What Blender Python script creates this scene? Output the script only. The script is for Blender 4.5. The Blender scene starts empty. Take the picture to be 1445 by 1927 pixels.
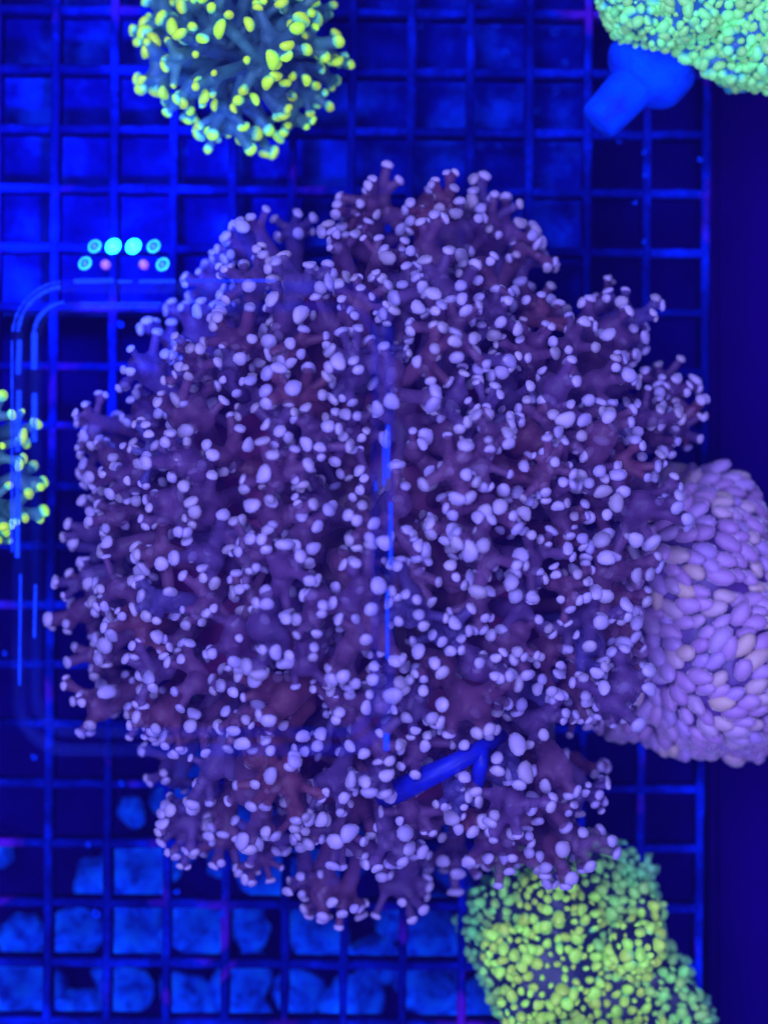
import bpy, math, random
import numpy as np
from mathutils import Vector, Matrix, Quaternion, noise

# ------------------------------------------------------------------ camera, world, lamps, exposure
S = bpy.context.scene
D = 0.45                       # camera height above the top of the grid (metres)
PX = 0.1806 / 1445             # metres per photograph pixel on the grid plane
W, H = 1445, 1927
def P(px, py, z=0.0):          # a point of the place, from its bearing and its own height
    k = PX * (D - z) / D
    return Vector(((px - W / 2) * k, (H / 2 - py) * k, z))
def R(px, z=0.0):              # a length in photograph pixels as metres at height z
    return px * PX * (D - z) / D

cam = bpy.data.cameras.new('camera'); co = bpy.data.objects.new('camera', cam)
S.collection.objects.link(co); S.camera = co
co.location = (0, 0, D)
cam.sensor_fit = 'HORIZONTAL'; cam.sensor_width = 36
cam.lens = 18 / (0.1806 / 2 / D)
cam.clip_start = 0.01; cam.clip_end = 10
cam.dof.use_dof = True; cam.dof.focus_distance = D - 0.052; cam.dof.aperture_fstop = 10.5

wd = bpy.data.worlds.new('World'); S.world = wd; wd.use_nodes = True
bg = wd.node_tree.nodes['Background']
bg.inputs[0].default_value = (0.16, 0.12, 1.0, 1); bg.inputs[1].default_value = 0.10

def area(name, loc, target, size, power, color):
    l = bpy.data.lights.new(name, 'AREA'); l.shape = 'DISK'; l.size = size; l.energy = power; l.color = color
    o = bpy.data.objects.new(name, l); S.collection.objects.link(o); o.location = loc
    o.rotation_euler = (Vector(target) - Vector(loc)).to_track_quat('-Z', 'Y').to_euler()
    return o
area('overhead_or_added_lamp', (-0.16, 0.20, 0.62), (0, 0, 0.02), 0.30, 6.6, (0.34, 0.43, 1.0))
area('overhead_or_added_lamp', (0.20, -0.16, 0.60), (0, 0, 0.02), 0.30, 3.4, (0.36, 0.41, 1.0))

area('overhead_or_added_lamp', (-0.17, -0.20, 0.58), (-.03, -.05, 0.0), 0.24, 2.8, (0.34, 0.42, 1.0))  # fill lamp added to brighten the rubble and lower-left coral

S.view_settings.view_transform = 'Standard'; S.view_settings.look = 'None'
S.view_settings.exposure = 0; S.view_settings.gamma = 1
S.cycles.max_bounces = 5; S.cycles.transparent_max_bounces = 6
S.cycles.diffuse_bounces = 2; S.cycles.use_denoising = True
S.cycles.use_adaptive_sampling = True; S.cycles.adaptive_threshold = .04; S.cycles.adaptive_min_samples = 20
S.cycles.caustics_reflective = False; S.cycles.caustics_refractive = False

random.seed(7)
rng = np.random.default_rng(7)

# ------------------------------------------------------------------ helpers
def lin(c):
    return tuple(((v / 255) / 12.92 if v / 255 <= .04045 else ((v / 255 + .055) / 1.055) ** 2.4) for v in c) + (1,)
def link(o, parent=None):
    S.collection.objects.link(o)
    if parent is not None: o.parent = parent
    return o
def tag(o, label=None, cat=None, group=None, kind=None):
    if label: o['label'] = label
    if cat: o['category'] = cat
    if group: o['group'] = group
    if kind: o['kind'] = kind
    return o
def empty(name, loc):
    o = bpy.data.objects.new(name, None); o.location = loc; o.empty_display_size = .01
    return link(o)
def mesh(name, v, f, mat, smooth=True):
    m = bpy.data.meshes.new(name)
    m.from_pydata([tuple(map(float, p)) for p in v], [], [tuple(map(int, q)) for q in f])
    m.materials.append(mat)
    if smooth: m.polygons.foreach_set('use_smooth', [True] * len(m.polygons))
    m.update()
    return m
def obj(name, m, parent=None, loc=(0, 0, 0)):
    o = bpy.data.objects.new(name, m); o.location = loc
    return link(o, parent)
def basis(d, roll=0.0):
    return Vector(d).to_track_quat('Z', 'Y') @ Quaternion((0, 0, 1), roll)

class NT:
    def __init__(s, name):
        s.m = bpy.data.materials.new(name); s.m.use_nodes = True
        s.t = s.m.node_tree; s.n = s.t.nodes
        s.b = s.n['Principled BSDF']; s.out = s.n['Material Output']
    def new(s, t, **k):
        x = s.n.new(t)
        for a, b in k.items():
            if a.startswith('i_'): x.inputs[a[2:].replace('_', ' ')].default_value = b
            else: setattr(x, a, b)
        return x
    def l(s, a, b): s.t.links.new(a, b)
    def set(s, **k):
        for a, b in k.items(): s.b.inputs[a.replace('_', ' ')].default_value = b
    def ramp(s, fac, stops):
        r = s.new('ShaderNodeValToRGB'); e = r.color_ramp.elements
        e[0].position, e[0].color = stops[0]; e[1].position, e[1].color = stops[-1]
        for p, c in stops[1:-1]:
            q = e.new(p); q.color = c
        s.l(fac, r.inputs[0]); return r
    def noise(s, scale, detail=4, rough=.6, coord='Object', dist=0):
        tc = s.new('ShaderNodeTexCoord'); n = s.new('ShaderNodeTexNoise')
        n.inputs['Scale'].default_value = scale; n.inputs['Detail'].default_value = detail
        n.inputs['Roughness'].default_value = rough; n.inputs['Distortion'].default_value = dist
        s.l(tc.outputs[coord], n.inputs['Vector']); return n
    def rnd(s):          # one number for each piece
        oi = s.new('ShaderNodeObjectInfo'); g = s.new('ShaderNodeNewGeometry')
        a = s.new('ShaderNodeMath', operation='ADD'); s.l(oi.outputs['Random'], a.inputs[0]); s.l(g.outputs['Random Per Island'], a.inputs[1])
        f = s.new('ShaderNodeMath', operation='FRACT'); s.l(a.outputs[0], f.inputs[0]); return f.outputs[0]
    def bump(s, h, strength, dist):
        b = s.new('ShaderNodeBump'); b.inputs['Strength'].default_value = strength; b.inputs['Distance'].default_value = dist
        s.l(h, b.inputs['Height']); s.l(b.outputs[0], s.b.inputs['Normal'])
    def mixc(s, fac, a, b):
        m = s.new('ShaderNodeMix', data_type='RGBA')
        if isinstance(fac, float): m.inputs[0].default_value = fac
        else: s.l(fac, m.inputs[0])
        for i, c in ((6, a), (7, b)):
            if isinstance(c, tuple): m.inputs[i].default_value = c
            else: s.l(c, m.inputs[i])
        return m.outputs[2]

# ------------------------------------------------------------------ materials
def mat_tip():
    t = NT('pale_tip'); r = t.rnd()
    c = t.ramp(r, [(0, (.34, .22, .43, 1)), (.3, (.42, .28, .49, 1)), (.5, (.27, .18, .42, 1)), (.70, (.42, .28, .41, 1)), (.80, (.37, .25, .31, 1)), (.90, (.24, .15, .14, 1)), (1, (.22, .15, .28, 1))])
    n = t.noise(1.3, 2)
    d = t.mixc(n.outputs[0], c.outputs[0], (.26, .18, .45, 1))
    t.l(d, t.b.inputs['Base Color'])
    t.set(Roughness=.55, Sheen_Weight=.6, Sheen_Roughness=.22, Specular_IOR_Level=.25)
    t.b.inputs['Sheen Tint'].default_value = (.95, .85, 1, 1)
    return t.m
def mat_flesh(name, stops, alpha, trans, nscale=160, sheen=.25):
    t = NT(name); r = t.rnd()
    c = t.ramp(r, stops); n = t.noise(nscale, 2)
    dark = t.new('ShaderNodeMix', data_type='RGBA', blend_type='MULTIPLY'); dark.inputs[0].default_value = .65
    g = t.ramp(n.outputs[0], [(.3, (.45, .42, .5, 1)), (.7, (1.25, 1.2, 1.15, 1))])
    t.l(c.outputs[0], dark.inputs[6]); t.l(g.outputs[0], dark.inputs[7])
    t.l(dark.outputs[2], t.b.inputs['Base Color'])
    t.set(Roughness=.42, Sheen_Weight=sheen, Sheen_Roughness=.3, Specular_IOR_Level=.3)
    t.b.inputs['Sheen Tint'].default_value = (.6, .55, 1, 1)
    tr = t.new('ShaderNodeBsdfTranslucent'); t.l(dark.outputs[2], tr.inputs[0])
    m1 = t.new('ShaderNodeMixShader'); m1.inputs[0].default_value = trans
    t.l(t.b.outputs[0], m1.inputs[1]); t.l(tr.outputs[0], m1.inputs[2])
    tp = t.new('ShaderNodeBsdfTransparent'); m2 = t.new('ShaderNodeMixShader'); m2.inputs[0].default_value = alpha
    t.l(tp.outputs[0], m2.inputs[1]); t.l(m1.outputs[0], m2.inputs[2]); t.l(m2.outputs[0], t.out.inputs[0])
    return t.m
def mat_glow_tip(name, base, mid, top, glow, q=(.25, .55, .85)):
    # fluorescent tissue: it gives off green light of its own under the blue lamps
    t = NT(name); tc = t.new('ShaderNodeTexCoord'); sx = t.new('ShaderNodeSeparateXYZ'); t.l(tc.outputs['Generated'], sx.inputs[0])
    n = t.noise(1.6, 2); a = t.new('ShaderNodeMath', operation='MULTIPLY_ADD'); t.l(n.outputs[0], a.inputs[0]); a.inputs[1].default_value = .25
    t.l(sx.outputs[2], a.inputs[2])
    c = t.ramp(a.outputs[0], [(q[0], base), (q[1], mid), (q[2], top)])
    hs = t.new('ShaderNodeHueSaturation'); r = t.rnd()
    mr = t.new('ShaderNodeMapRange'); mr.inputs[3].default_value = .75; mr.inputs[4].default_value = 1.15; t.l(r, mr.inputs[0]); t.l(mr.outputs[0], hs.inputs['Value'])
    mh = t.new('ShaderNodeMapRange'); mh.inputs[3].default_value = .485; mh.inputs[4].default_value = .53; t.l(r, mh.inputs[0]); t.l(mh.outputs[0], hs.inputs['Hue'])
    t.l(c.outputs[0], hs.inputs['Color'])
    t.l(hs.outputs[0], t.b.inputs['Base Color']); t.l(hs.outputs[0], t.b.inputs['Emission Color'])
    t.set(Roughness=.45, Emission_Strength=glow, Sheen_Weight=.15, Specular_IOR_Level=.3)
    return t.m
def mat_plain(name, stops, scale, rough=.6, bump=.2, dist=.0006, detail=6, spec=.0):
    t = NT(name); n = t.noise(scale, detail, .65)
    c = t.ramp(n.outputs[0], stops); t.l(c.outputs[0], t.b.inputs['Base Color'])
    t.set(Roughness=rough, Specular_IOR_Level=spec)
    if bump: t.bump(t.noise(scale * 6, 5).outputs[0], bump, dist)
    return t.m
def mat_clear(name, col, alpha, rough=.15, ns=90):
    t = NT(name); t.b.inputs['Base Color'].default_value = col; t.set(Roughness=rough, Specular_IOR_Level=.1)
    tp = t.new('ShaderNodeBsdfTransparent'); tp.inputs[0].default_value = (.97, .98, 1, 1)
    m2 = t.new('ShaderNodeMixShader'); n = t.noise(ns, 4)
    rr = t.ramp(n.outputs[0], [(.35, (alpha * .4,) * 3 + (1,)), (.7, (alpha * 1.6,) * 3 + (1,))]); t.l(rr.outputs[0], m2.inputs[0])
    t.l(tp.outputs[0], m2.inputs[1]); t.l(t.b.outputs[0], m2.inputs[2]); t.l(m2.outputs[0], t.out.inputs[0])
    return t.m
def mat_emissive(name, col, strength):
    t = NT(name); t.b.inputs['Base Color'].default_value = col; t.b.inputs['Emission Color'].default_value = col
    t.set(Emission_Strength=strength, Roughness=.3); return t.m

M = {}
M['tip'] = mat_tip()
M['flesh'] = mat_flesh('purple_flesh', [(0, (.23, .09, .33, 1)), (.25, (.29, .10, .25, 1)), (.5, (.19, .095, .38, 1)), (.75, (.30, .08, .17, 1)), (1, (.14, .10, .48, 1))], .58, .55)
M['maroon'] = mat_flesh('maroon_flesh', [(0, (.17, .018, .06, 1)), (.5, (.20, .02, .09, 1)), (1, (.13, .018, .11, 1))], 1.0, .1, 90, .1)
M['vesicle_body'] = mat_flesh('violet_body', [(0, (.10, .035, .20, 1)), (1, (.09, .03, .20, 1))], 1.0, .1)
M['teal'] = mat_flesh('teal_flesh', [(0, (.06, .17, .24, 1)), (.4, (.09, .30, .26, 1)), (.7, (.05, .12, .28, 1)), (1, (.12, .36, .24, 1))], .70, .3, 120, .4)
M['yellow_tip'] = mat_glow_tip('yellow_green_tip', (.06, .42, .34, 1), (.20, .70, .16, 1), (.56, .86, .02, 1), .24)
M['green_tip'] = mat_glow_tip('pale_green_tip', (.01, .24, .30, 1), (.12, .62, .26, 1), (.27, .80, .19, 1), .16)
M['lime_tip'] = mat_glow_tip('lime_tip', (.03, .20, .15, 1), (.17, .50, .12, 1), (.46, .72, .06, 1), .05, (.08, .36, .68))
M['teal_body'] = mat_flesh('teal_body', [(0, (.03, .14, .36, 1)), (1, (.02, .18, .34, 1))], 1.0, .05, 120, .1)
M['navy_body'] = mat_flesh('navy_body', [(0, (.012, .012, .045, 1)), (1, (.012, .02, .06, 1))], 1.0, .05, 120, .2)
M['grid'] = None
def mat_grid():
    t = NT('grid_plastic'); n = t.noise(26, 6, .72, 'Object'); n2 = t.noise(26, 3, .6, 'Object', 1.0)
    g = t.new('ShaderNodeNewGeometry')
    for q in (n, n2):
        t.t.links.remove(q.inputs['Vector'].links[0]); t.l(g.outputs['Position'], q.inputs['Vector'])
    c = t.ramp(n.outputs[0], [(.38, (.0, .001, .06, 1)), (.50, (.0, .004, .15, 1)), (.66, (.0, .018, .58, 1))])
    f = t.ramp(n2.outputs[0], [(.59, (0, 0, 0, 1)), (.70, (.7, .7, .7, 1))])
    t.l(t.mixc(f.outputs[0], c.outputs[0], (.10, .006, .36, 1)), t.b.inputs['Base Color'])
    t.set(Roughness=.8, Specular_IOR_Level=.0); t.bump(t.noise(500, 4).outputs[0], .5, .0008)
    return t.m
M['grid'] = mat_grid()
M['panel'] = mat_plain('frosted_panel', [(.34, (.0, .001, .09, 1)), (.5, (.0, .004, .21, 1)), (.70, (.0, .035, .60, 1))], 52, .8, .3)
M['floor'] = mat_plain('dark_floor', [(.35, (.002, .0, .05, 1)), (.7, (.003, .001, .12, 1))], 25, .8, .3)
M['wall'] = mat_plain('dark_wall', [(.3, (.004, .0, .06, 1)), (.7, (.008, .0, .085, 1))], 14, .6, .1)
M['rubble'] = mat_plain('pale_rubble', [(.36, (.0, .02, .40, 1)), (.48, (.0, .10, 1, 1)), (.60, (.0, .17, 1, 1))], 1.9, .85, .5, .15)
M['plug'] = mat_plain('plug_ceramic', [(.32, (.005, .02, .42, 1)), (.48, (.0, .055, .82, 1)), (.7, (.0, .085, .95, 1))], 110, .6, .5, .0008)
M['reflected_fork'] = mat_flesh('blue_reflection', [(0, (.01, .02, .62, 1)), (1, (.01, .02, .62, 1))], .72, .4, 260, .0)  # blue of a reflection, given to a solid forked shape
M['worm'] = mat_plain('worm_tube', [(.3, (.0, .01, .35, 1)), (.7, (.0, .05, .75, 1))], 200, .5, .1)
M['clear'] = mat_clear('clear_reflection', (.0, .04, .8, 1), .03)
M['edge'] = mat_clear('painted_glint', (.0, .07, 1, 1), .5, .5, 200)  # bright streaks of the frame's reflection put into the colour
M['added_mount'] = mat_clear('added_clear_mount', (.0, .02, .6, 1), .02, .5); M['added_mount'].node_tree.nodes['Principled BSDF'].inputs['Specular IOR Level'].default_value = 0
M['refl_led_on'] = mat_emissive('refl_led_cyan', (.02, .9, 1, 1), 4.0)  # glow of the reflected LEDs, built as emission
M['refl_led_low'] = mat_emissive('refl_led_blue', (.0, .16, .85, 1), .35)
M['refl_led_rim'] = mat_emissive('refl_led_rim', (.05, .75, 1, 1), .6)
M['refl_led_pink'] = mat_emissive('refl_led_pink', (.32, .10, .55, 1), .35)

# ------------------------------------------------------------------ implicit surfaces
def surf_net(F, lo, h):
    s = F < 0; nx, ny, nz = F.shape
    c = np.zeros((nx - 1, ny - 1, nz - 1), int)
    for a in (0, 1):
        for b in (0, 1):
            for d in (0, 1): c += s[a:nx - 1 + a, b:ny - 1 + b, d:nz - 1 + d]
    act = (c > 0) & (c < 8); ids = -np.ones(act.shape, int); I, J, K = np.nonzero(act); ids[act] = np.arange(len(I))
    acc = np.zeros((len(I), 3)); cnt = np.zeros(len(I))
    cs = [(a, b, d) for a in (0, 1) for b in (0, 1) for d in (0, 1)]
    for p in cs:
        for q in cs:
            if q > p and sum(abs(x - y) for x, y in zip(p, q)) == 1:
                fa = F[I + p[0], J + p[1], K + p[2]]; fb = F[I + q[0], J + q[1], K + q[2]]
                m = (fa < 0) != (fb < 0); t = (fa / np.where(m, fa - fb, 1))[:, None]
                acc[m] += (np.array(p) + (np.array(q) - np.array(p)) * t)[m]; cnt[m] += 1
    V = lo + h * (np.stack([I, J, K], 1) + acc / cnt[:, None])
    faces = []
    for ax in range(3):
        u, v = (ax + 1) % 3, (ax + 2) % 3
        sl0 = [slice(1, -1)] * 3; sl1 = [slice(1, -1)] * 3; sl0[ax] = slice(0, -1); sl1[ax] = slice(1, None)
        m = s[tuple(sl0)] != s[tuple(sl1)]; idx = np.array(np.nonzero(m)).T
        if not len(idx): continue
        off = np.ones(3, int); off[ax] = 0; g = idx + off
        ins = s[g[:, 0], g[:, 1], g[:, 2]]
        quad = []
        for du, dv in ((-1, -1), (0, -1), (0, 0), (-1, 0)):
            k = g.copy(); k[:, u] += du; k[:, v] += dv; quad.append(ids[k[:, 0], k[:, 1], k[:, 2]])
        q = np.stack(quad, 1); q[~ins] = q[~ins][:, ::-1]; faces.append(q)
    return V, np.concatenate(faces)

def caps_surface(caps, k, h):
    """caps: list of (a, b, ra, rb); smooth union of tapered capsules."""
    A = np.array([c[0] for c in caps]); B = np.array([c[1] for c in caps]); rm = max(max(c[2], c[3]) for c in caps) + k
    lo = np.minimum(A, B).min(0) - rm - 2 * h; hi = np.maximum(A, B).max(0) + rm + 2 * h
    n = np.ceil((hi - lo) / h).astype(int) + 1
    X, Y, Z = np.meshgrid(*[lo[i] + h * np.arange(n[i]) for i in range(3)], indexing='ij')
    Q = np.stack([X, Y, Z], -1); F = None
    for a, b, ra, rb in caps:
        a = np.array(a, float); ba = np.array(b, float) - a; L = max(ba @ ba, 1e-9)
        t = np.clip(((Q - a) @ ba) / L, 0, 1)
        d = np.linalg.norm(Q - a - t[..., None] * ba, axis=-1) - (ra + (rb - ra) * t)
        if F is None: F = d
        else:
            hh = np.clip(.5 + .5 * (F - d) / k, 0, 1); F = F + (d - F) * hh - k * hh * (1 - hh)
    return surf_net(F, lo, h)

def ico(sub=2):
    import bmesh
    bm = bmesh.new(); bmesh.ops.create_icosphere(bm, subdivisions=sub, radius=1)
    v = np.array([p.co[:] for p in bm.verts]); f = [[x.index for x in q.verts] for q in bm.faces]; bm.free()
    return v, f
ICO2 = ico(2); ICO3 = ico(3)

# blobs that end a tentacle: round, oval, bean and dented shapes, unit radius, axis +Z
def blob_shapes(n, flat, seed, el=(1, 1, 1.1, 1.25, 1.5)):
    out = []; r = np.random.default_rng(seed)
    for i in range(n):
        v = ICO2[0].copy()
        v[:, 0] *= r.choice(el); v[:, 1] *= r.uniform(.9, 1.02); v[:, 2] *= flat
        v[:, 1] += r.uniform(-.35, .35) * (v[:, 0] ** 2) * .6
        ph = r.uniform(0, 6, 3)
        for a in range(3): v[:, a] += .055 * np.sin(2.3 * v[:, (a + 1) % 3] + ph[a])
        out.append(v)
    return out

# a tentacle: lobed trunk with short fingers; head at the origin, foot down -Z (millimetres)
def tentacle_shape(seed, fingers, L, r0, r1, fl, fr, spread=105, flat=1.0, h=.62, fork=.3, kk=.95):
    r = np.random.default_rng(seed); caps = []; tips = []
    bx, by = r.uniform(-.18, .18, 2) * L
    pts = [np.array([0, 0, -L]), np.array([bx, by, -L * .62]), np.array([bx * .6, by * .6, -L * .28]), np.zeros(3)]
    rad = [r0, r0 * 1.05, (r0 + r1) / 2, r1]
    for i in range(3): caps.append((pts[i], pts[i + 1], rad[i], rad[i + 1]))
    nl = r.integers(1, 4); lobes = [np.zeros(3)]
    for i in range(nl):
        a = r.uniform(0, 6.28); q = np.array([math.cos(a) * flat, math.sin(a) * flat, r.uniform(-.9, .35)]) * r1 * r.uniform(.9, 1.5)
        caps.append((pts[2] * .6, q, r1 * .75, r1 * r.uniform(.6, .85))); lobes.append(q)
    dirs = []
    tries = 0
    while len(dirs) < fingers and tries < 400:
        tries += 1
        th = math.radians(r.uniform(5, spread)); a = r.uniform(0, 6.28)
        d = np.array([math.sin(th) * math.cos(a), math.sin(th) * math.sin(a), math.cos(th)])
        if all(d @ e < .86 for e in dirs): dirs.append(d)
    for i, d in enumerate(dirs):
        c = lobes[int(np.argmax([d @ q + r.uniform(0, 1) for q in lobes]))]
        ln = r1 * .8 + r.uniform(*fl); e = c + d * ln; f = fr * r.uniform(.78, 1.18)
        caps.append((c, e, f * 1.25, f))
        if r.random() < fork:
            s = r.normal(size=3); s -= d * (s @ d); s /= np.linalg.norm(s)
            for sg in (1, -1):
                dd = d + s * sg * .75; dd /= np.linalg.norm(dd); e2 = e + dd * fr * r.uniform(1.2, 1.9)
                caps.append((e, e2, f * .95, f * .85)); tips.append((e2, dd, f * .95))
        else: tips.append((e, d, f))
    V, F = caps_surface(caps, kk, h)
    return V * .001, F, [(p * .001, d, f * .001) for p, d, f in tips]

def join_tris(parts):
    V = []; F = []; n = 0
    for v, f in parts:
        V.append(v); F.append(np.array(f) + n); n += len(v)
    return np.concatenate(V), np.concatenate(F)

def colony(root, variants, placings, tip_meshes, tip_shapes, tip_mat, tent_name, tip_name, tip_scale, limit=300, seed=1, sink=.15, seen=None):
    """variants: (mesh, tips); placings: (head location relative to root, quaternion, scale, variant)."""
    r = random.Random(seed); items = []
    for loc, q, sc, vi in placings:
        me, tips = variants[vi]
        o = bpy.data.objects.new(tent_name, me); link(o, root)
        mo = Matrix.LocRotScale(loc, q, (sc, sc, sc)); o.matrix_local = mo
        for p, d, f in tips:
            k = r.randrange(len(tip_meshes)); s = f * tip_scale * r.uniform(.88, 1.15)
            ml = Matrix.LocRotScale(Vector(p) - Vector(d) * f * sink, basis(d, r.uniform(0, 6.28)), (s, s, s))
            wl = mo @ ml
            items.append((wl.translation.z, o, ml, wl, k))
    if seen: items_in = [i for i in items if seen(i[3].translation)]
    else: items_in = items
    items_in.sort(key=lambda t: -t[0])
    chosen = items_in[:limit]; ch = set(id(i) for i in chosen)
    for z, o, ml, wl, k in chosen:
        t = bpy.data.objects.new(tip_name, tip_meshes[k]); link(t, o); t.matrix_local = ml
    rest = [i for i in items if id(i) not in ch]
    if rest:
        parts = []
        for z, o, ml, wl, k in rest:
            A = np.array(wl); parts.append((tip_shapes[k] @ A[:3, :3].T + A[:3, 3], ICO2[1]))
        V, F = join_tris(parts)
        t = obj('tips', mesh('tips', V, F, tip_mat), root); t['kind'] = 'stuff'

# ------------------------------------------------------------------ the setting
def box_mesh(name, sx, sy, sz, mat, bev=0.0, segs=1, smooth=False):
    import bmesh
    bm = bmesh.new(); bmesh.ops.create_cube(bm, size=1)
    for v in bm.verts: v.co = (v.co.x * sx, v.co.y * sy, v.co.z * sz)
    if bev: bmesh.ops.bevel(bm, geom=bm.edges[:], offset=bev, segments=segs, affect='EDGES')
    m = bpy.data.meshes.new(name); bm.to_mesh(m); bm.free(); m.materials.append(mat)
    if smooth: m.polygons.foreach_set('use_smooth', [True] * len(m.polygons))
    return m
ZF = -0.042
n = 60
gx, gy = np.meshgrid(np.linspace(-.30, .30, n), np.linspace(-.32, .32, n), indexing='ij')
gz = ZF + np.array([[.004 * noise.noise(Vector((x * 30, y * 30, 3))) for x, y in zip(a, b)] for a, b in zip(gx, gy)])
fv = np.stack([gx.ravel(), gy.ravel(), gz.ravel()], 1)
ff = [(i * n + j, (i + 1) * n + j, (i + 1) * n + j + 1, i * n + j + 1) for i in range(n - 1) for j in range(n - 1)]
tag(obj('tank_floor', mesh('tank_floor', fv, ff, M['floor'])), 'dark indigo tank floor below the plastic grid', 'floor', kind='structure')
a = P(1338, 0, -.03)
w = obj('tank_wall', box_mesh('tank_wall', .10, .56, .040, M['wall'], .002, 2), None, (a.x + .05, 0, -.05))
tag(w, 'dark indigo side panel beyond the edge of the grid', 'wall', kind='structure')

# pale frosted sheet under one end of the grid
ZP = -.013
a = P(-260, -260, ZP); b = P(1112, 592, ZP)
pw, ph = b.x - a.x, a.y - b.y
pn = obj('frosted_panel', box_mesh('frosted_panel', pw, ph, .004, M['panel'], .001, 2), None, ((a.x + b.x) / 2, (a.y + b.y) / 2, ZP - .002))
tag(pn, 'mottled blue frosted sheet lying under the grid below the LED reflection', 'panel')

# egg-crate grid: every slat is a piece of its own
G = empty('plastic_grid', (0, 0, 0)); G.rotation_euler.z = math.radians(-.55)
tag(G, 'square-celled blue plastic egg-crate grid carrying all the corals', 'grid')
cx = [-126, -14, 98, 209, 321, 432, 544, 655, 766, 877, 988, 1099, 1210, 1322]
cy = [-90 + 112.2 * i for i in range(20)]
def slat_mesh(L, seed, along):
    # a moulded slat: slightly tapered section, edges worn and grown over
    rr = random.Random(seed); m = 90; sec = [(-.5, 0), (-.42, .5), (0, .66), (.42, .5), (.5, 0), (.40, -2.9), (-.40, -2.9)]
    V = []; F = []
    ph = rr.uniform(0, 99)
    for i in range(m + 1):
        t = i / m; s = (t - .5) * L
        for (a_, b_) in sec:
            wv = noise.noise(Vector((s * 160, ph, a_ * 3))) ; w2 = noise.noise(Vector((s * 420, ph + 7, b_)))
            ww = .0021 * (1 + .22 * wv + .16 * w2); y = a_ * ww; z = b_ * .0021 + .0003 * wv * (b_ > 0)
            V.append((s, y, z) if along == 'x' else (-y, s, z))
    k = len(sec)
    for i in range(m):
        for j in range(k):
            F.append((i * k + j, (i) * k + (j + 1) % k, (i + 1) * k + (j + 1) % k, (i + 1) * k + j))
    F.append(tuple(range(k - 1, -1, -1))); F.append(tuple(m * k + j for j in range(k)))
    return mesh('slat', V, F, M['grid'])
x0, x1 = P(cx[0] - 200, 0).x, P(cx[-1], 0).x + .0009
for i, y in enumerate(cy):
    p = P(0, y, 0)
    obj('slat', slat_mesh(x1 - x0, 40 + i, 'x'), G, ((x0 + x1) / 2, p.y, -.0004 + random.uniform(-.0002, .0002)))
y0, y1 = P(0, 2150).y, P(0, -190).y
for i, x in enumerate(cx):
    obj('slat', slat_mesh(y1 - y0, 90 + i, 'y'), G, (P(x, 0, 0).x, (y0 + y1) / 2, .0004 + random.uniform(-.0002, .0002)))

# rubble seen through the grid
def rock_mesh(seed):
    rr = np.random.default_rng(seed); v = ICO3[0].copy(); s = rr.uniform(0, 50)
    for _ in range(4):                       # broken faces
        d = rr.normal(size=3); d /= np.linalg.norm(d); c = rr.uniform(.5, .85)
        e = v @ d - c; v -= np.where(e > 0, e, 0)[:, None] * d
    for i in range(len(v)):
        p = Vector(v[i]); v[i] *= 1 + .26 * noise.noise(p * 1.7 + Vector((s, 0, 0))) + .10 * noise.noise(p * 5 + Vector((0, s, 0)))
    return mesh('rubble_stone', v, ICO3[1], M['rubble'])
rocks = [rock_mesh(i) for i in range(10)]
spots = []
for (x, y, s) in [(145, 1760, 62), (250, 1640, 66), (255, 1750, 60), (365, 1745, 62), (30, 1870, 74), (110, 1890, 40), (240, 1860, 50), (345, 1890, 58), (455, 1880, 66), (560, 1870, 50),
                  (330, 1500, 50), (385, 1480, 70), (250, 1530, 34), (175, 1650, 44), (45, 1770, 40), (470, 1755, 46), (500, 1650, 60), (420, 1600, 44), (600, 1760, 48), (700, 1800, 56),
                  (800, 1850, 62), (820, 1760, 46), (660, 1890, 60), (905, 1900, 56), (740, 1730, 40), (640, 1610, 60), (560, 1560, 55), (470, 1540, 50), (320, 1620, 40), (860, 1640, 40)]:
    spots.append((x, y, s))
rq = random.Random(31)
for i in range(22):
    spots.append((rq.uniform(-10, 880), rq.uniform(1560, 1925), rq.uniform(22, 40)))
for i, (x, y, s) in enumerate(spots):
    z = ZF + R(s, ZF) * .55 + .008
    o = obj('rubble_stone', rocks[i % 10], None, P(x, y, z)); k = R(s, z) * random.uniform(1.0, 1.2)
    o.scale = (k, k * random.uniform(.8, 1.1), k * random.uniform(.6, .8)); o.rotation_euler = (random.uniform(-.4, .4), random.uniform(-.4, .4), random.uniform(0, 6.28))
    tag(o, 'pale blue rubble stone lying on the tank floor under the grid', 'stone', 'rubble stones seen through the grid')

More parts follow.
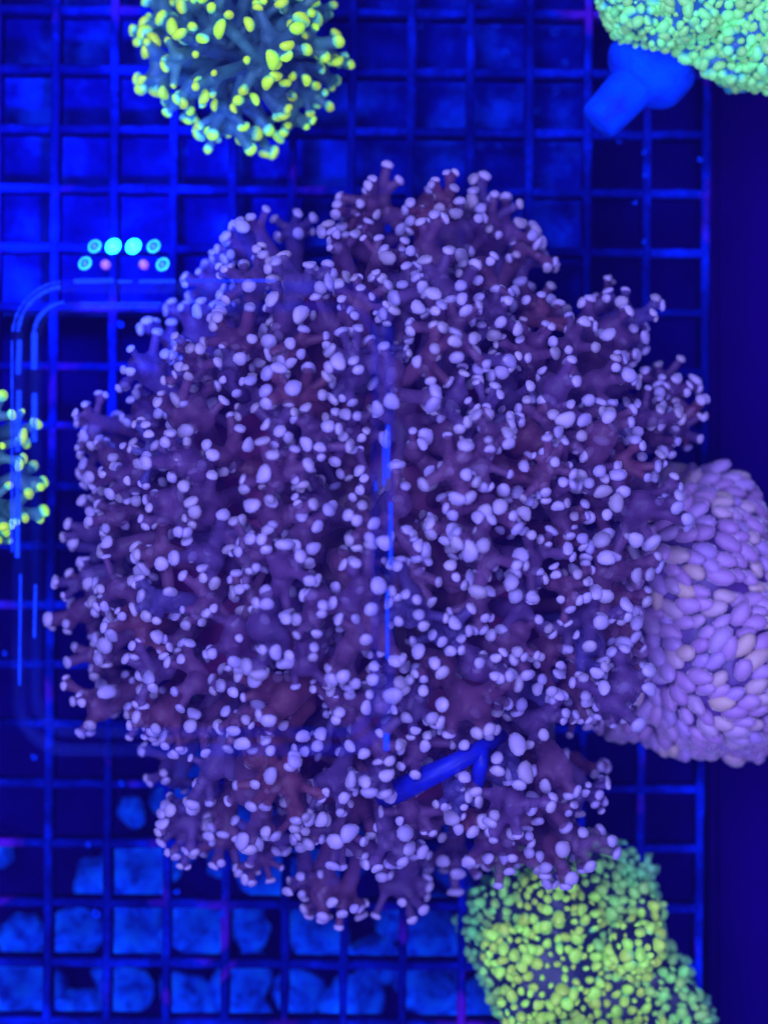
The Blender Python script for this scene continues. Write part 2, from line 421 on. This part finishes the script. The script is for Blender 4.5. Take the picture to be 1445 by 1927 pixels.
# small ring-shaped worm tubes on the grid and panel
def ring_mesh():
    V = []; F = []; a, b = 22, 8
    for i in range(a):
        t = i / (a - 1) * 6.0; rad = 1 - .07 * t
        for j in range(b):
            u = j / b * 6.283; rr = .42 - .03 * t
            V.append((math.cos(t) * (rad + rr * math.cos(u)), math.sin(t) * (rad + rr * math.cos(u)), rr * math.sin(u) + .06 * t))
    for i in range(a - 1):
        for j in range(b): F.append((i * b + j, (i + 1) * b + j, (i + 1) * b + (j + 1) % b, i * b + (j + 1) % b))
    F.append(tuple(range(b))); F.append(tuple((a - 1) * b + j for j in range(b - 1, -1, -1)))
    return mesh('worm_tube', V, F, M['worm'])
rm = ring_mesh()
for (x, y, z, s) in [(790, 45, -.0125, 10), (935, 45, -.0125, 11), (1045, 60, -.0125, 14), (950, 100, -.0125, 12), (1045, 170, -.0125, 12), (1062, 118, -.0125, 10), (1010, 210, -.0125, 10), (835, 300, -.0125, 9),
                     (905, 275, -.0125, 10), (937, 275, -.0125, 9), (1040, 268, -.0125, 9), (1165, 265, .002, 8), (1212, 285, .002, 8), (1213, 330, .002, 7), (1318, 300, .002, 8), (1213, 455, .002, 7), (1195, 380, .002, 7),
                     (350, 285, -.0125, 10), (338, 345, -.0125, 9), (520, 330, -.0125, 9), (180, 32, -.0125, 11), (115, 370, -.0125, 9), (228, 610, .002, 10), (183, 1720, .002, 13), (165, 1590, .002, 8), (230, 1475, .002, 9),
                     (333, 1678, .002, 9), (420, 1720, .002, 9), (65, 1425, .002, 9), (135, 1245, .002, 9), (10, 1230, .002, 8)]:
    o = obj('worm_tube', rm, None, P(x, y, z)); k = R(s, z) * .62; o.scale = (k, k * .9, k); o.rotation_euler.z = random.uniform(0, 6.28)
    if z < 0: tag(o, 'tiny curled worm tube on the frosted sheet below the grid', 'worm tube', 'worm tubes on the frosted sheet')
    else: tag(o, 'tiny curled worm tube stuck to a slat of the grid', 'worm tube', 'worm tubes on the grid slats')

# ------------------------------------------------------------------ the big purple coral
CX, CY = 715, 1020
outline = [(118, 1000), (140, 900), (150, 800), (232, 690), (350, 560), (440, 425), (560, 385), (705, 325), (850, 345), (945, 375), (1010, 450), (1090, 510), (1215, 565), (1262, 690), (1330, 765), (1285, 850),
           (1262, 940), (1215, 1060), (1190, 1180), (1215, 1310), (1150, 1360), (1120, 1420), (1145, 1500), (1130, 1590), (1075, 1700), (965, 1720), (880, 1650), (770, 1705), (600, 1725), (500, 1690), (425, 1640), (310, 1580), (292, 1440), (170, 1370), (150, 1250), (120, 1110)]
oa = sorted(((math.atan2(y - CY, x - CX) % 6.28319), math.hypot(x - CX, y - CY)) for x, y in outline)
AA = np.array([oa[-1][0] - 6.28319] + [a for a, _ in oa] + [oa[0][0] + 6.28319]); RR = np.array([oa[-1][1]] + [r for _, r in oa] + [oa[0][1]])
def rho(x, y):
    a = math.atan2(y - CY, x - CX) % 6.28319
    return math.hypot(x - CX, y - CY) / np.interp(a, AA, RR)
base = P(CX, CY, .002)
C = empty('coral_colony', base)
tag(C, 'large purple branching coral with pale lavender round tips, spreading over the grid', 'coral')
# maroon core
cv, cf = ICO3[0].copy(), ICO3[1]
for i in range(len(cv)):
    d = cv[i]; a = math.atan2(-d[1], d[0]) % 6.28319; rr = np.interp(a, AA, RR)
    k = 1 + .10 * noise.noise(Vector(d * 3.2)) + .05 * noise.noise(Vector(d * 9))
    q = R(rr * .78, .02) * math.hypot(d[0], d[1]) * k
    hh = .046 * max(d[2], -.05) * k
    cv[i] = (math.cos(a) * q, -math.sin(a) * q, hh)
obj('flesh_core', mesh('flesh_core', cv, cf, M['maroon']), C)

variants = []
for i in range(22):
    nf = [5, 6, 7, 8, 10][i % 5]
    V, F, tips = tentacle_shape(100 + i, nf, 19 + (i % 4) * 2.5, 1.7, 2.2 + .75 * (i % 3), (1.8, 6.0), 1.16, fork=.36, h=.55, kk=1.15)
    variants.append((mesh('tentacle', V, F, M['flesh']), tips))
tshapes = blob_shapes(14, .66, 5, (1, 1, 1.05, 1.12, 1.3))
tmeshes = [mesh('tip', v, ICO2[1], M['tip']) for v in tshapes]
placings = []; heads = []
def try_heads(count, spacing, zoff, inner, jit):
    got = []; t = 0
    while len(got) < count and t < 9000:
        t += 1
        x, y = random.uniform(110, 1340), random.uniform(320, 1730); q = rho(x, y)
        if q > inner: continue
        if any((x - a) ** 2 + (y - b) ** 2 < spacing ** 2 for a, b in got): continue
        got.append((x, y))
        z = .020 + .048 * max(0, 1 - q ** 2.3) ** .65 + zoff + random.uniform(-jit, jit)
        z = max(z, .007)
        ang = math.atan2(-(y - CY), x - CX) + random.gauss(0, .28)
        tilt = math.radians(min(88, q ** 1.2 * 66 + random.gauss(0, 13)))
        d = Vector((math.cos(ang) * math.sin(tilt), math.sin(ang) * math.sin(tilt), math.cos(tilt)))
        placings.append((P(x, y, z) - base, basis(d, random.uniform(0, 6.28)), random.uniform(.70, 1.0), random.randrange(len(variants))))
    return got
rim = []
for i in range(52):      # the outermost ring keeps the ragged outline
    a = i / 52 * 6.28319 + random.uniform(-.03, .03); rr = np.interp(a, AA, RR)
    off = random.choice((34, 50, 62, 85, 110)); x, y = CX + math.cos(a) * (rr - off), CY + math.sin(a) * (rr - off)
    z = random.uniform(.014, .026)
    if x > 880 and y > 1480: z = .036
    if x > 1130 and 880 < y < 1400: z = .044
    ang = -a + random.gauss(0, .18); tilt = math.radians(random.uniform(52, 82))
    d = Vector((math.cos(ang) * math.sin(tilt), math.sin(ang) * math.sin(tilt), math.cos(tilt)))
    placings.append((P(x, y, z) - base, basis(d, random.uniform(0, 6.28)), random.uniform(.66, 1.0), random.randrange(len(variants))))
for x, y in [(1205, 950), (1160, 1070), (1175, 1290), (1110, 1160)]:
    d = Vector((random.uniform(.2, .7), random.uniform(-.5, .5), 1)).normalized()
    placings.append((P(x, y, .052) - base, basis(d, random.uniform(0, 6.28)), random.uniform(.9, 1.1), random.randrange(len(variants))))
for x, y in [(178, 790), (205, 860), (1195, 600), (1285, 785), (1250, 735), (712, 372), (680, 400), (606, 1680), (345, 1545), (172, 1000), (1105, 1490), (925, 410), (460, 450), (265, 690), (985, 460), (190, 1330), (760, 1670), (840, 390), (1160, 640)]:
    a = math.atan2(-(y - CY), x - CX) + random.gauss(0, .15); tl = math.radians(random.uniform(55, 78))
    d = Vector((math.cos(a) * math.sin(tl), math.sin(a) * math.sin(tl), math.cos(tl)))
    placings.append((P(x, y, random.uniform(.020, .034)) - base, basis(d, random.uniform(0, 6.28)), random.uniform(.75, .95), random.randrange(len(variants))))
g1 = try_heads(165, 64, 0, .84, .007)
g2 = try_heads(66, 90, -.015, .86, .006)
colony(C, variants, placings, tmeshes, tshapes, M['tip'], 'tentacle', 'tip', 1.34, 300, 3, -.36)

# ------------------------------------------------------------------ lobed colonies: bodies of spheres with pieces standing on them
def scatter(spheres, spacing, count, zmin, seed, inside=None):
    r = np.random.default_rng(seed); A = np.array([s[3] ** 2 for s in spheres]); A /= A.sum(); P3 = np.zeros((0, 3)); N = []
    C_ = np.array([s[:3] for s in spheres]); R_ = np.array([s[3] for s in spheres])
    for t in range(count * 40):
        i = r.choice(len(spheres), p=A); d = r.normal(size=3); d /= np.linalg.norm(d)
        if d[2] < -.25: continue
        p = C_[i] + d * R_[i]
        if p[2] < zmin or (np.linalg.norm(C_ - p, axis=1) < R_ * .985).any(): continue
        if inside and not inside(p): continue
        if len(P3) and (np.linalg.norm(P3 - p, axis=1) < spacing).any(): continue
        P3 = np.vstack([P3, p]); N.append(d)
        if len(P3) >= count: break
    return P3, np.array(N)
def lobed(spheres_px, k=.010, h=.0016):
    sp = []
    for x, y, z, r in spheres_px:
        p = P(x, y, z); sp.append((p.x, p.y, p.z, R(r, z)))
    V, F = caps_surface([(np.array(s[:3]) * 1000, np.array(s[:3]) * 1000 + 1e-3, s[3] * 1000, s[3] * 1000) for s in sp], k * 1000, h * 1000)
    return sp, V * .001, F
def seen(p):
    k = PX * (D - p[2]) / D
    return abs(p[0]) < (W / 2 + 25) * k and abs(p[1]) < (H / 2 + 25) * k
def stud(root, pts, nrm, meshes, shapes, mat, name, rest_name, size, tilt, seed, limit=300, spread=(.68, 1.25)):
    r = random.Random(seed); items = []
    for p, d in zip(pts, nrm):
        dd = Vector(d) + Vector((r.gauss(0, tilt), r.gauss(0, tilt), r.gauss(0, tilt) + .1)); dd.normalize()
        s = size * r.uniform(*spread); k = r.randrange(len(meshes))
        items.append((Matrix.LocRotScale(Vector(p) - root.location + Vector(d) * s * .25, basis(dd, r.uniform(0, 6.28)), (s, s, s)), k, p[2] + (10 if seen(p) else 0)))
    items.sort(key=lambda t: -t[2])
    for m, k, _ in items[:limit]:
        o = bpy.data.objects.new(name, meshes[k]); link(o, root); o.matrix_local = m
    parts = []
    for m, k, _ in items[limit:]:
        A = np.array(m); parts.append((shapes[k] @ A[:3, :3].T + A[:3, 3], ICO2[1]))
    if parts:
        V, F = join_tris(parts); o = obj(rest_name, mesh(rest_name, V, F, mat), root); o['kind'] = 'stuff'

# violet coral of crowded oval vesicles
E = empty('bubble_coral', P(1320, 1170, 0))
tag(E, 'rounded violet coral packed with smooth oval vesicles, partly under the purple tentacles', 'coral')
sp, V, F = lobed([(1290, 1075, .012, 150), (1345, 1230, .012, 165), (1230, 1200, .008, 150), (1400, 1130, .006, 130), (1410, 1270, .006, 130), (1330, 985, .004, 95), (1300, 1310, .004, 105), (1185, 1090, .006, 105), (1180, 1280, .004, 95), (1415, 1190, .004, 140), (1380, 1010, .0, 70), (1380, 1350, .0, 75), (1240, 960, .002, 75)], .003)
obj('body', mesh('body', V - np.array(E.location), F, M['vesicle_body']), E)
t = NT('violet_vesicle'); r_ = t.rnd()
c_ = t.ramp(r_, [(0, (.27, .12, .32, 1)), (.4, (.34, .17, .38, 1)), (.7, (.28, .15, .40, 1)), (.88, (.38, .22, .31, 1)), (1, (.42, .25, .26, 1))])
t.l(c_.outputs[0], t.b.inputs['Base Color']); t.set(Roughness=.45, Sheen_Weight=.9, Sheen_Roughness=.28, Specular_IOR_Level=.25)
t.b.inputs['Sheen Tint'].default_value = (1, .85, .95, 1); M['vesicle'] = t.m
ovs = []
for i in range(8):
    v = ICO2[0].copy(); r0 = random.uniform(1.45, 2.05); v[:, 0] *= r0; v[:, 2] *= .85
    v[:, 1] *= 1 + .12 * np.tanh(v[:, 0]) * random.choice((-1, 1)); v[:, 1] += .10 * v[:, 0] ** 2 * random.uniform(-1, 1) / r0
    ovs.append(v)
ovm = [mesh('vesicle', v, ICO2[1], M['vesicle']) for v in ovs]
pts, nrm = scatter(sp, R(23.5, .03), 460, .004, 11, lambda p: P(1095, 0, .03).x < p[0] < P(1475, 0, .03).x)
items = []
for p, d in zip(pts, nrm):
    a = noise.noise(Vector(p) * 32) * 2.6 - .5 + random.gauss(0, .28)
    tx = Vector((math.cos(a), math.sin(a), 0)); d = Vector(d)
    tx = (tx - d * tx.dot(d)).normalized(); tx = (tx + d * random.uniform(.15, .75)).normalized()
    zz = (d - tx * d.dot(tx)).normalized(); yy = zz.cross(tx)
    s = R(15.5, .03) * random.uniform(.85, 1.2)
    m = Matrix((tx, yy, zz)).transposed().to_4x4() @ Matrix.Diagonal((s, s, s, 1)); m.translation = Vector(p) + d * s * random.uniform(.15, .75) - E.location
    items.append(m)
items.sort(key=lambda m: -m.translation.z)
parts = [(ovs[i % 8] @ np.array(m)[:3, :3].T + np.array(m)[:3, 3], ICO2[1]) for i, m in enumerate(items[300:])]
if parts:
    V, F = join_tris(parts); o = obj('vesicles', mesh('vesicles', V, F, M['vesicle']), E); o['kind'] = 'stuff'
for m in items[:300]:
    o = bpy.data.objects.new('vesicle', random.choice(ovm)); link(o, E); o.matrix_local = m

# lime coral
def blobby(n, seed, flat=1.25):
    sh = blob_shapes(n, flat, seed); return sh
ls = blobby(8, 21, 1.7); lm = [mesh('tip', v, ICO2[1], M['lime_tip']) for v in ls]
B = empty('lime_coral', P(1080, 1800, 0))
tag(B, 'lime coral with navy flesh and scattered yellow-green tips, touching the purple coral', 'coral')
lob = [(945, 1740, -.003, 78), (1020, 1660, .0, 84), (1155, 1660, -.004, 76), (965, 1745, -.002, 92), (1085, 1690, .0, 105), (1035, 1820, .002, 125), (1170, 1790, .0, 80), (1150, 1890, .0, 120), (1285, 1915, -.004, 58), (1225, 1850, -.004, 74), (1120, 1630, -.004, 62), (1070, 1955, 0, 120), (1190, 1990, 0, 140)]
rb = random.Random(4)
for i in range(70):
    s = rb.choice(lob); a = rb.uniform(0, 6.28); q = rb.uniform(.15, .95)
    lob.append((s[0] + math.cos(a) * s[3] * q, s[1] + math.sin(a) * s[3] * q, s[2] + R(s[3]) * math.sqrt(1 - q * q) * 1.02, rb.uniform(22, 42)))
sp, V, F = lobed(lob, .003, .0011)
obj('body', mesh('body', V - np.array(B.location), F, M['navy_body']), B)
pts, nrm = scatter(sp, R(15, .02), 1300, -.002, 12, lambda p: p[1] > P(0, 2010).y)
stud(B, pts, nrm, lm, ls, M['lime_tip'], 'tip', 'tips', R(8.4, .02), .4, 5, spread=(.55, 1.4))

# pale green coral on its plug
gs = blobby(8, 31, 1.15); gm = [mesh('tip', v, ICO2[1], M['green_tip']) for v in gs]
Gc = empty('green_coral', P(1350, 20, 0))
tag(Gc, 'pale green coral densely covered with knobbly tips, mounted on the blue plug', 'coral')
lob = [(1235, -10, .022, 100), (1310, -20, .022, 115), (1180, -5, .020, 48), (1420, 60, .020, 100), (1490, 70, .02, 105), (1390, -60, .024, 120), (1270, 40, .020, 52), (1335, 30, .02, 60), (1385, 120, .016, 42)]
rb = random.Random(9)
for i in range(52):
    s = rb.choice(lob[:9]); a = rb.uniform(0, 6.28); q = rb.uniform(.1, .95)
    lob.append((s[0] + math.cos(a) * s[3] * q, s[1] + math.sin(a) * s[3] * q, s[2] + R(s[3]) * math.sqrt(1 - q * q) * .93, rb.uniform(15, 28)))
sp, V, F = lobed(lob, .002, .0011)
obj('body', mesh('body', V - np.array(Gc.location), F, M['teal_body']), Gc)
pts, nrm = scatter(sp, R(13.5, .03), 1000, .004, 13, lambda p: p[0] < P(1530, 0).x and p[1] < P(0, -90).y)
stud(Gc, pts, nrm, gm, gs, M['green_tip'], 'tip', 'tips', R(9.8, .03), .3, 6)

# frag plug under it: domed disc and tapered stem
def lathe(name, prof, mat, n=40):
    V = []; F = []
    for r, z in prof:
        for j in range(n): V.append((r * math.cos(j / n * 6.28319), r * math.sin(j / n * 6.28319), z))
    for i in range(len(prof) - 1):
        for j in range(n): F.append((i * n + j, i * n + (j + 1) % n, (i + 1) * n + (j + 1) % n, (i + 1) * n + j))
    F.append(tuple(range(n - 1, -1, -1))); F.append(tuple((len(prof) - 1) * n + j for j in range(n)))
    return mesh(name, V, F, mat)
pc = P(1216, 133, .014)
PL = empty('frag_plug', pc); tag(PL, 'smooth bright blue mushroom-shaped coral plug tilted under the green coral', 'coral plug')
ax = (P(1135, 220, .016) - pc).normalized()
PL.rotation_euler = basis(ax).to_euler()
rd = R(84, .014)
prof = [(rd * .55, -.0075), (rd * .86, -.0068), (rd * .98, -.005), (rd, -.0028)] + [(rd * math.cos(a), rd * .62 * math.sin(a)) for a in np.linspace(.02, 1.2, 12)]
obj('disc', lathe('disc', prof, M['plug']), PL)
rs = R(45, .01); L = R(138, .01)
obj('stem', lathe('stem', [(rs * 1.05, rd * .1), (rs * 1.02, rd * .38), (rs * .92, L * .8), (rs * .86, L * .96), (rs * .78, L), (rs * .3, L + .0003)], M['plug']), PL)

# ------------------------------------------------------------------ yellow-tipped corals
yv = []
for i in range(10):
    V, F, tips = tentacle_shape(500 + i, [4, 5, 6, 4, 5][i % 5], 24 + (i % 3) * 2.5, 1.5, 2.2, (2.2, 6.0), 1.40, spread=88, fork=.15, h=.6, kk=1.2)
    yv.append((mesh('tentacle', V, F, M['teal']), tips))
ysh = blob_shapes(10, 1.12, 55, (1, 1.15, 1.3, 1.5, 1.7)); ym = [mesh('tip', v, ICO2[1], M['yellow_tip']) for v in ysh]
def flower(name, label, cx_, cy_, rx, ry, zc, seed, nrings):
    r = random.Random(seed); b = P(cx_, cy_, 0); T = empty(name, b); tag(T, label, 'coral')
    pl = []
    for n_, q, zz, tl in nrings:
        for i in range(n_):
            a = (i + r.uniform(-.25, .25)) / n_ * 6.28319; x, y = cx_ + math.cos(a) * rx * q, cy_ + math.sin(a) * ry * q
            z = zc + zz + r.uniform(-.003, .003); tilt = math.radians(tl + r.gauss(0, 7)); an = -a + r.gauss(0, .12)
            d = Vector((math.cos(an) * math.sin(tilt), math.sin(an) * math.sin(tilt), math.cos(tilt)))
            pl.append((P(x, y, z) - b, basis(d, r.uniform(0, 6.28)), r.uniform(.62, .86), r.randrange(len(yv))))
    colony(T, yv, pl, ym, ysh, M['yellow_tip'], 'tentacle', 'tip', 1.1, 300, seed, -.1)
    v = ICO3[0].copy() * np.array([R(rx * .45), R(ry * .45), .014])
    v *= (1 + .12 * np.sin(5 * v[:, :1] * 300))
    obj('oral_disc', mesh('oral_disc', v, ICO3[1], M['teal_body']), T, (0, 0, zc * .35))
flower('frogspawn_coral', 'open frogspawn coral with teal tentacles and bright yellow tips radiating like a flower', 452, 84, 186, 182, .022, 17,
       [(19, .86, -.006, 82), (13, .66, .004, 66), (6, .38, .010, 44)])
flower('frogspawn_coral', 'small yellow-green coral with loose round tips beside the frame-shaped reflection', -92, 884, 165, 205, .026, 23,
       [(12, .80, -.004, 80), (7, .55, .006, 60), (4, .25, .010, 35)])

# ------------------------------------------------------------------ forked blue reflection among the tentacles, built as a solid
def tube(path, rads, n=14):
    V = []; F = []; m = len(path)
    for i, (p, rd_) in enumerate(zip(path, rads)):
        d = (path[min(i + 1, m - 1)] - path[max(i - 1, 0)]).normalized(); u = d.cross(Vector((0, 0, 1))).normalized(); w_ = u.cross(d)
        for j in range(n):
            a = j / n * 6.28319; V.append(p + u * math.cos(a) * rd_ + w_ * math.sin(a) * rd_)
    for i in range(m - 1):
        for j in range(n): F.append((i * n + j, i * n + (j + 1) % n, (i + 1) * n + (j + 1) % n, (i + 1) * n + j))
    F.append(tuple(range(n - 1, -1, -1))); F.append(tuple((m - 1) * n + j for j in range(n)))
    return V, F
zs = .059
K = empty('forked_reflection', P(830, 1450, zs)); tag(K, 'forked bright blue reflection built as a solid among the purple tentacles', 'reflected_fork')
def limb(name, pts, rads):
    path = [P(*q) - K.location for q in pts]; V, F = tube(path, rads); obj(name, mesh(name, V, F, M['reflected_fork']), K)
limb('reflected_shaft', [(722, 1502, zs - .008), (755, 1486, zs - .004), (800, 1464, zs), (850, 1440, zs + .001), (900, 1412, zs), (945, 1384, zs - .007)], [.0022, .0025, .0024, .0021, .0018, .0014])
limb('reflected_prong', [(908, 1408, zs), (905, 1440, zs), (898, 1470, zs - .003), (886, 1512, zs - .010)], [.0015, .0016, .0015, .0012])

# ------------------------------------------------------------------ light fixture's reflection, built as a solid clear frame and glowing LED cluster
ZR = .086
FR = empty('frame_reflection', P(378, 975, ZR)); tag(FR, 'frame-shaped reflection with rounded corners and bright glints, built as a clear solid over the corals', 'reflection')
def rounded(x0, y0, x1, y1, rad, n=14):
    pts = []
    for cx_, cy_, a0 in ((x1 - rad, y0 + rad, -90), (x1 - rad, y1 - rad, 0), (x0 + rad, y1 - rad, 90), (x0 + rad, y0 + rad, 180)):
        for i in range(n + 1):
            a = math.radians(a0 + 90 * i / n); pts.append((cx_ + rad * math.cos(a), cy_ + rad * math.sin(a)))
    return pts
def reflection_loop(name, x0, y0, x1, y1, rad, th, hgt, mat):
    A_ = rounded(x0, y0, x1, y1, rad); B_ = rounded(x0 + th, y0 + th, x1 - th, y1 - th, rad - th); V = []; F = []; m = len(A_)
    for q, dz in ((A_, 0), (B_, 0), (B_, -hgt), (A_, -hgt)):
        for (x, y) in q: p = P(x, y, ZR) - FR.location; V.append((p.x, p.y, dz))
    for s in range(4):
        for j in range(m): F.append((s * m + j, s * m + (j + 1) % m, ((s + 1) % 4) * m + (j + 1) % m, ((s + 1) % 4) * m + j))
    obj(name, mesh(name, V, F, mat, False), FR)
reflection_loop('outer_reflection', 22, 526, 742, 1425, 105, 22, .004, M['clear'])
reflection_loop('inner_reflection', 54, 566, 716, 1390, 80, 18, .004, M['clear'])
def strip(x0, y0, x1, y1, wpx, dz=.0006):  # a glint of the reflection, laid on as a solid strip
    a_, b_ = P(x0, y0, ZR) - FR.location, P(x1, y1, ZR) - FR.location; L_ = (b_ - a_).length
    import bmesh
    o = obj('glint_strip', box_mesh('glint_strip', L_, R(wpx, ZR), .0008, M['edge'], .00012, 2), FR, (a_ + b_) / 2 + Vector((0, 0, dz)))
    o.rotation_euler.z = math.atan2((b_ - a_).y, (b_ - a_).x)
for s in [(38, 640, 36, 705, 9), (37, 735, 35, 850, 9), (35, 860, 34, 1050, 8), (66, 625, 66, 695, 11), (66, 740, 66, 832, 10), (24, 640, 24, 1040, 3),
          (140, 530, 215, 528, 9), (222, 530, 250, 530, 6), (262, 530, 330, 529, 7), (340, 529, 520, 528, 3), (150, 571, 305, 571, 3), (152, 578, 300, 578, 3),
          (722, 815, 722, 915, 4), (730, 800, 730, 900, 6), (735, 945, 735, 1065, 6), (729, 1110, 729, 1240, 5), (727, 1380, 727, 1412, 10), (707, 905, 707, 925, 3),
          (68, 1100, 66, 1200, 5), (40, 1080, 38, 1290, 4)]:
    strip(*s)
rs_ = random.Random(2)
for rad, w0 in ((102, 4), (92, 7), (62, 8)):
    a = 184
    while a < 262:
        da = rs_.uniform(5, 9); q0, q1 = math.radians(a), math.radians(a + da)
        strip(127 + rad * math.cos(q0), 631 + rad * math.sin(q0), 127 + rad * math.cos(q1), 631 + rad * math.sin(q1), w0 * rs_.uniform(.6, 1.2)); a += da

LD = empty('led_reflection', P(236, 482, ZR)); tag(LD, 'reflection of eight small LEDs, two bright cyan, built as glowing lenses on an added clear plate', 'LED reflection')
pm = box_mesh('added_mount', R(170, ZR), R(74, ZR), .0012, M['added_mount'], .0005, 2)
obj('added_mount', pm, LD, (0, 0, -.0022))  # carrier plate added to hold the reflected LEDs
def reflected_led(x, y, kind):
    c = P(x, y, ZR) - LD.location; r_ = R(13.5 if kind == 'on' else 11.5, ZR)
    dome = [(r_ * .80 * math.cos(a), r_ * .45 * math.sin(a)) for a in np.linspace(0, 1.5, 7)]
    o = obj('lens', lathe('lens', [(r_ * .82, -.0012)] + dome, {'on': M['refl_led_on'], 'low': M['refl_led_low'], 'pink': M['refl_led_pink']}[kind], 24), LD, c)  # lens of a reflected LED, built as a glowing solid
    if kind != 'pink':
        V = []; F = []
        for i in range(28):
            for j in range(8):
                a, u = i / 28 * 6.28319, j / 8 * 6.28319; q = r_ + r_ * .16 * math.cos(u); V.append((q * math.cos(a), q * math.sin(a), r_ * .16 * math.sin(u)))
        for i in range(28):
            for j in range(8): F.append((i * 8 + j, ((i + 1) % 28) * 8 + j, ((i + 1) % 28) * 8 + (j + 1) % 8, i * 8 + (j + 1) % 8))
        rim_ = obj('rim', mesh('rim', V, F, M['refl_led_on'] if kind == 'on' else M['refl_led_rim']), o)  # rim of a reflected LED, built as a glowing solid
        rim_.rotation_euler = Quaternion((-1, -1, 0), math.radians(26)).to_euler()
for x, y, k in [(178, 463, 'low'), (213, 463, 'on'), (251, 463, 'on'), (289, 463, 'low'), (160, 495, 'low'), (198, 497, 'pink'), (270, 497, 'pink'), (306, 497, 'low')]: reflected_led(x, y, k)
gl = bpy.data.lights.new('added_glow', 'SPOT'); gl.energy = 1.2; gl.color = (.0, .07, 1); gl.shadow_soft_size = .004  # spotlight added to imitate the blue glow around the reflected LEDs
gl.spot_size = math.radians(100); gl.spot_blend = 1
go = bpy.data.objects.new('added_glow', gl); link(go); go.location = P(225, 462, ZR - .006)
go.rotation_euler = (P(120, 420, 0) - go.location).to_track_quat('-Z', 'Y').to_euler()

# ------------------------------------------------------------------ the water's haze
hz = bpy.data.materials.new('water_haze'); hz.use_nodes = True; hn = hz.node_tree
hn.nodes.remove(hn.nodes['Principled BSDF']); pv = hn.nodes.new('ShaderNodeVolumePrincipled')
pv.inputs['Color'].default_value = (.10, .05, 1, 1); pv.inputs['Density'].default_value = .085
hn.links.new(pv.outputs[0], hn.nodes['Material Output'].inputs['Volume'])
hb = obj('haze', box_mesh('haze', .9, .9, .57, hz), None, (0, 0, .47 - .285)); hb['kind'] = 'stuff'
S.cycles.volume_bounces = 0; S.cycles.volume_step_rate = 10
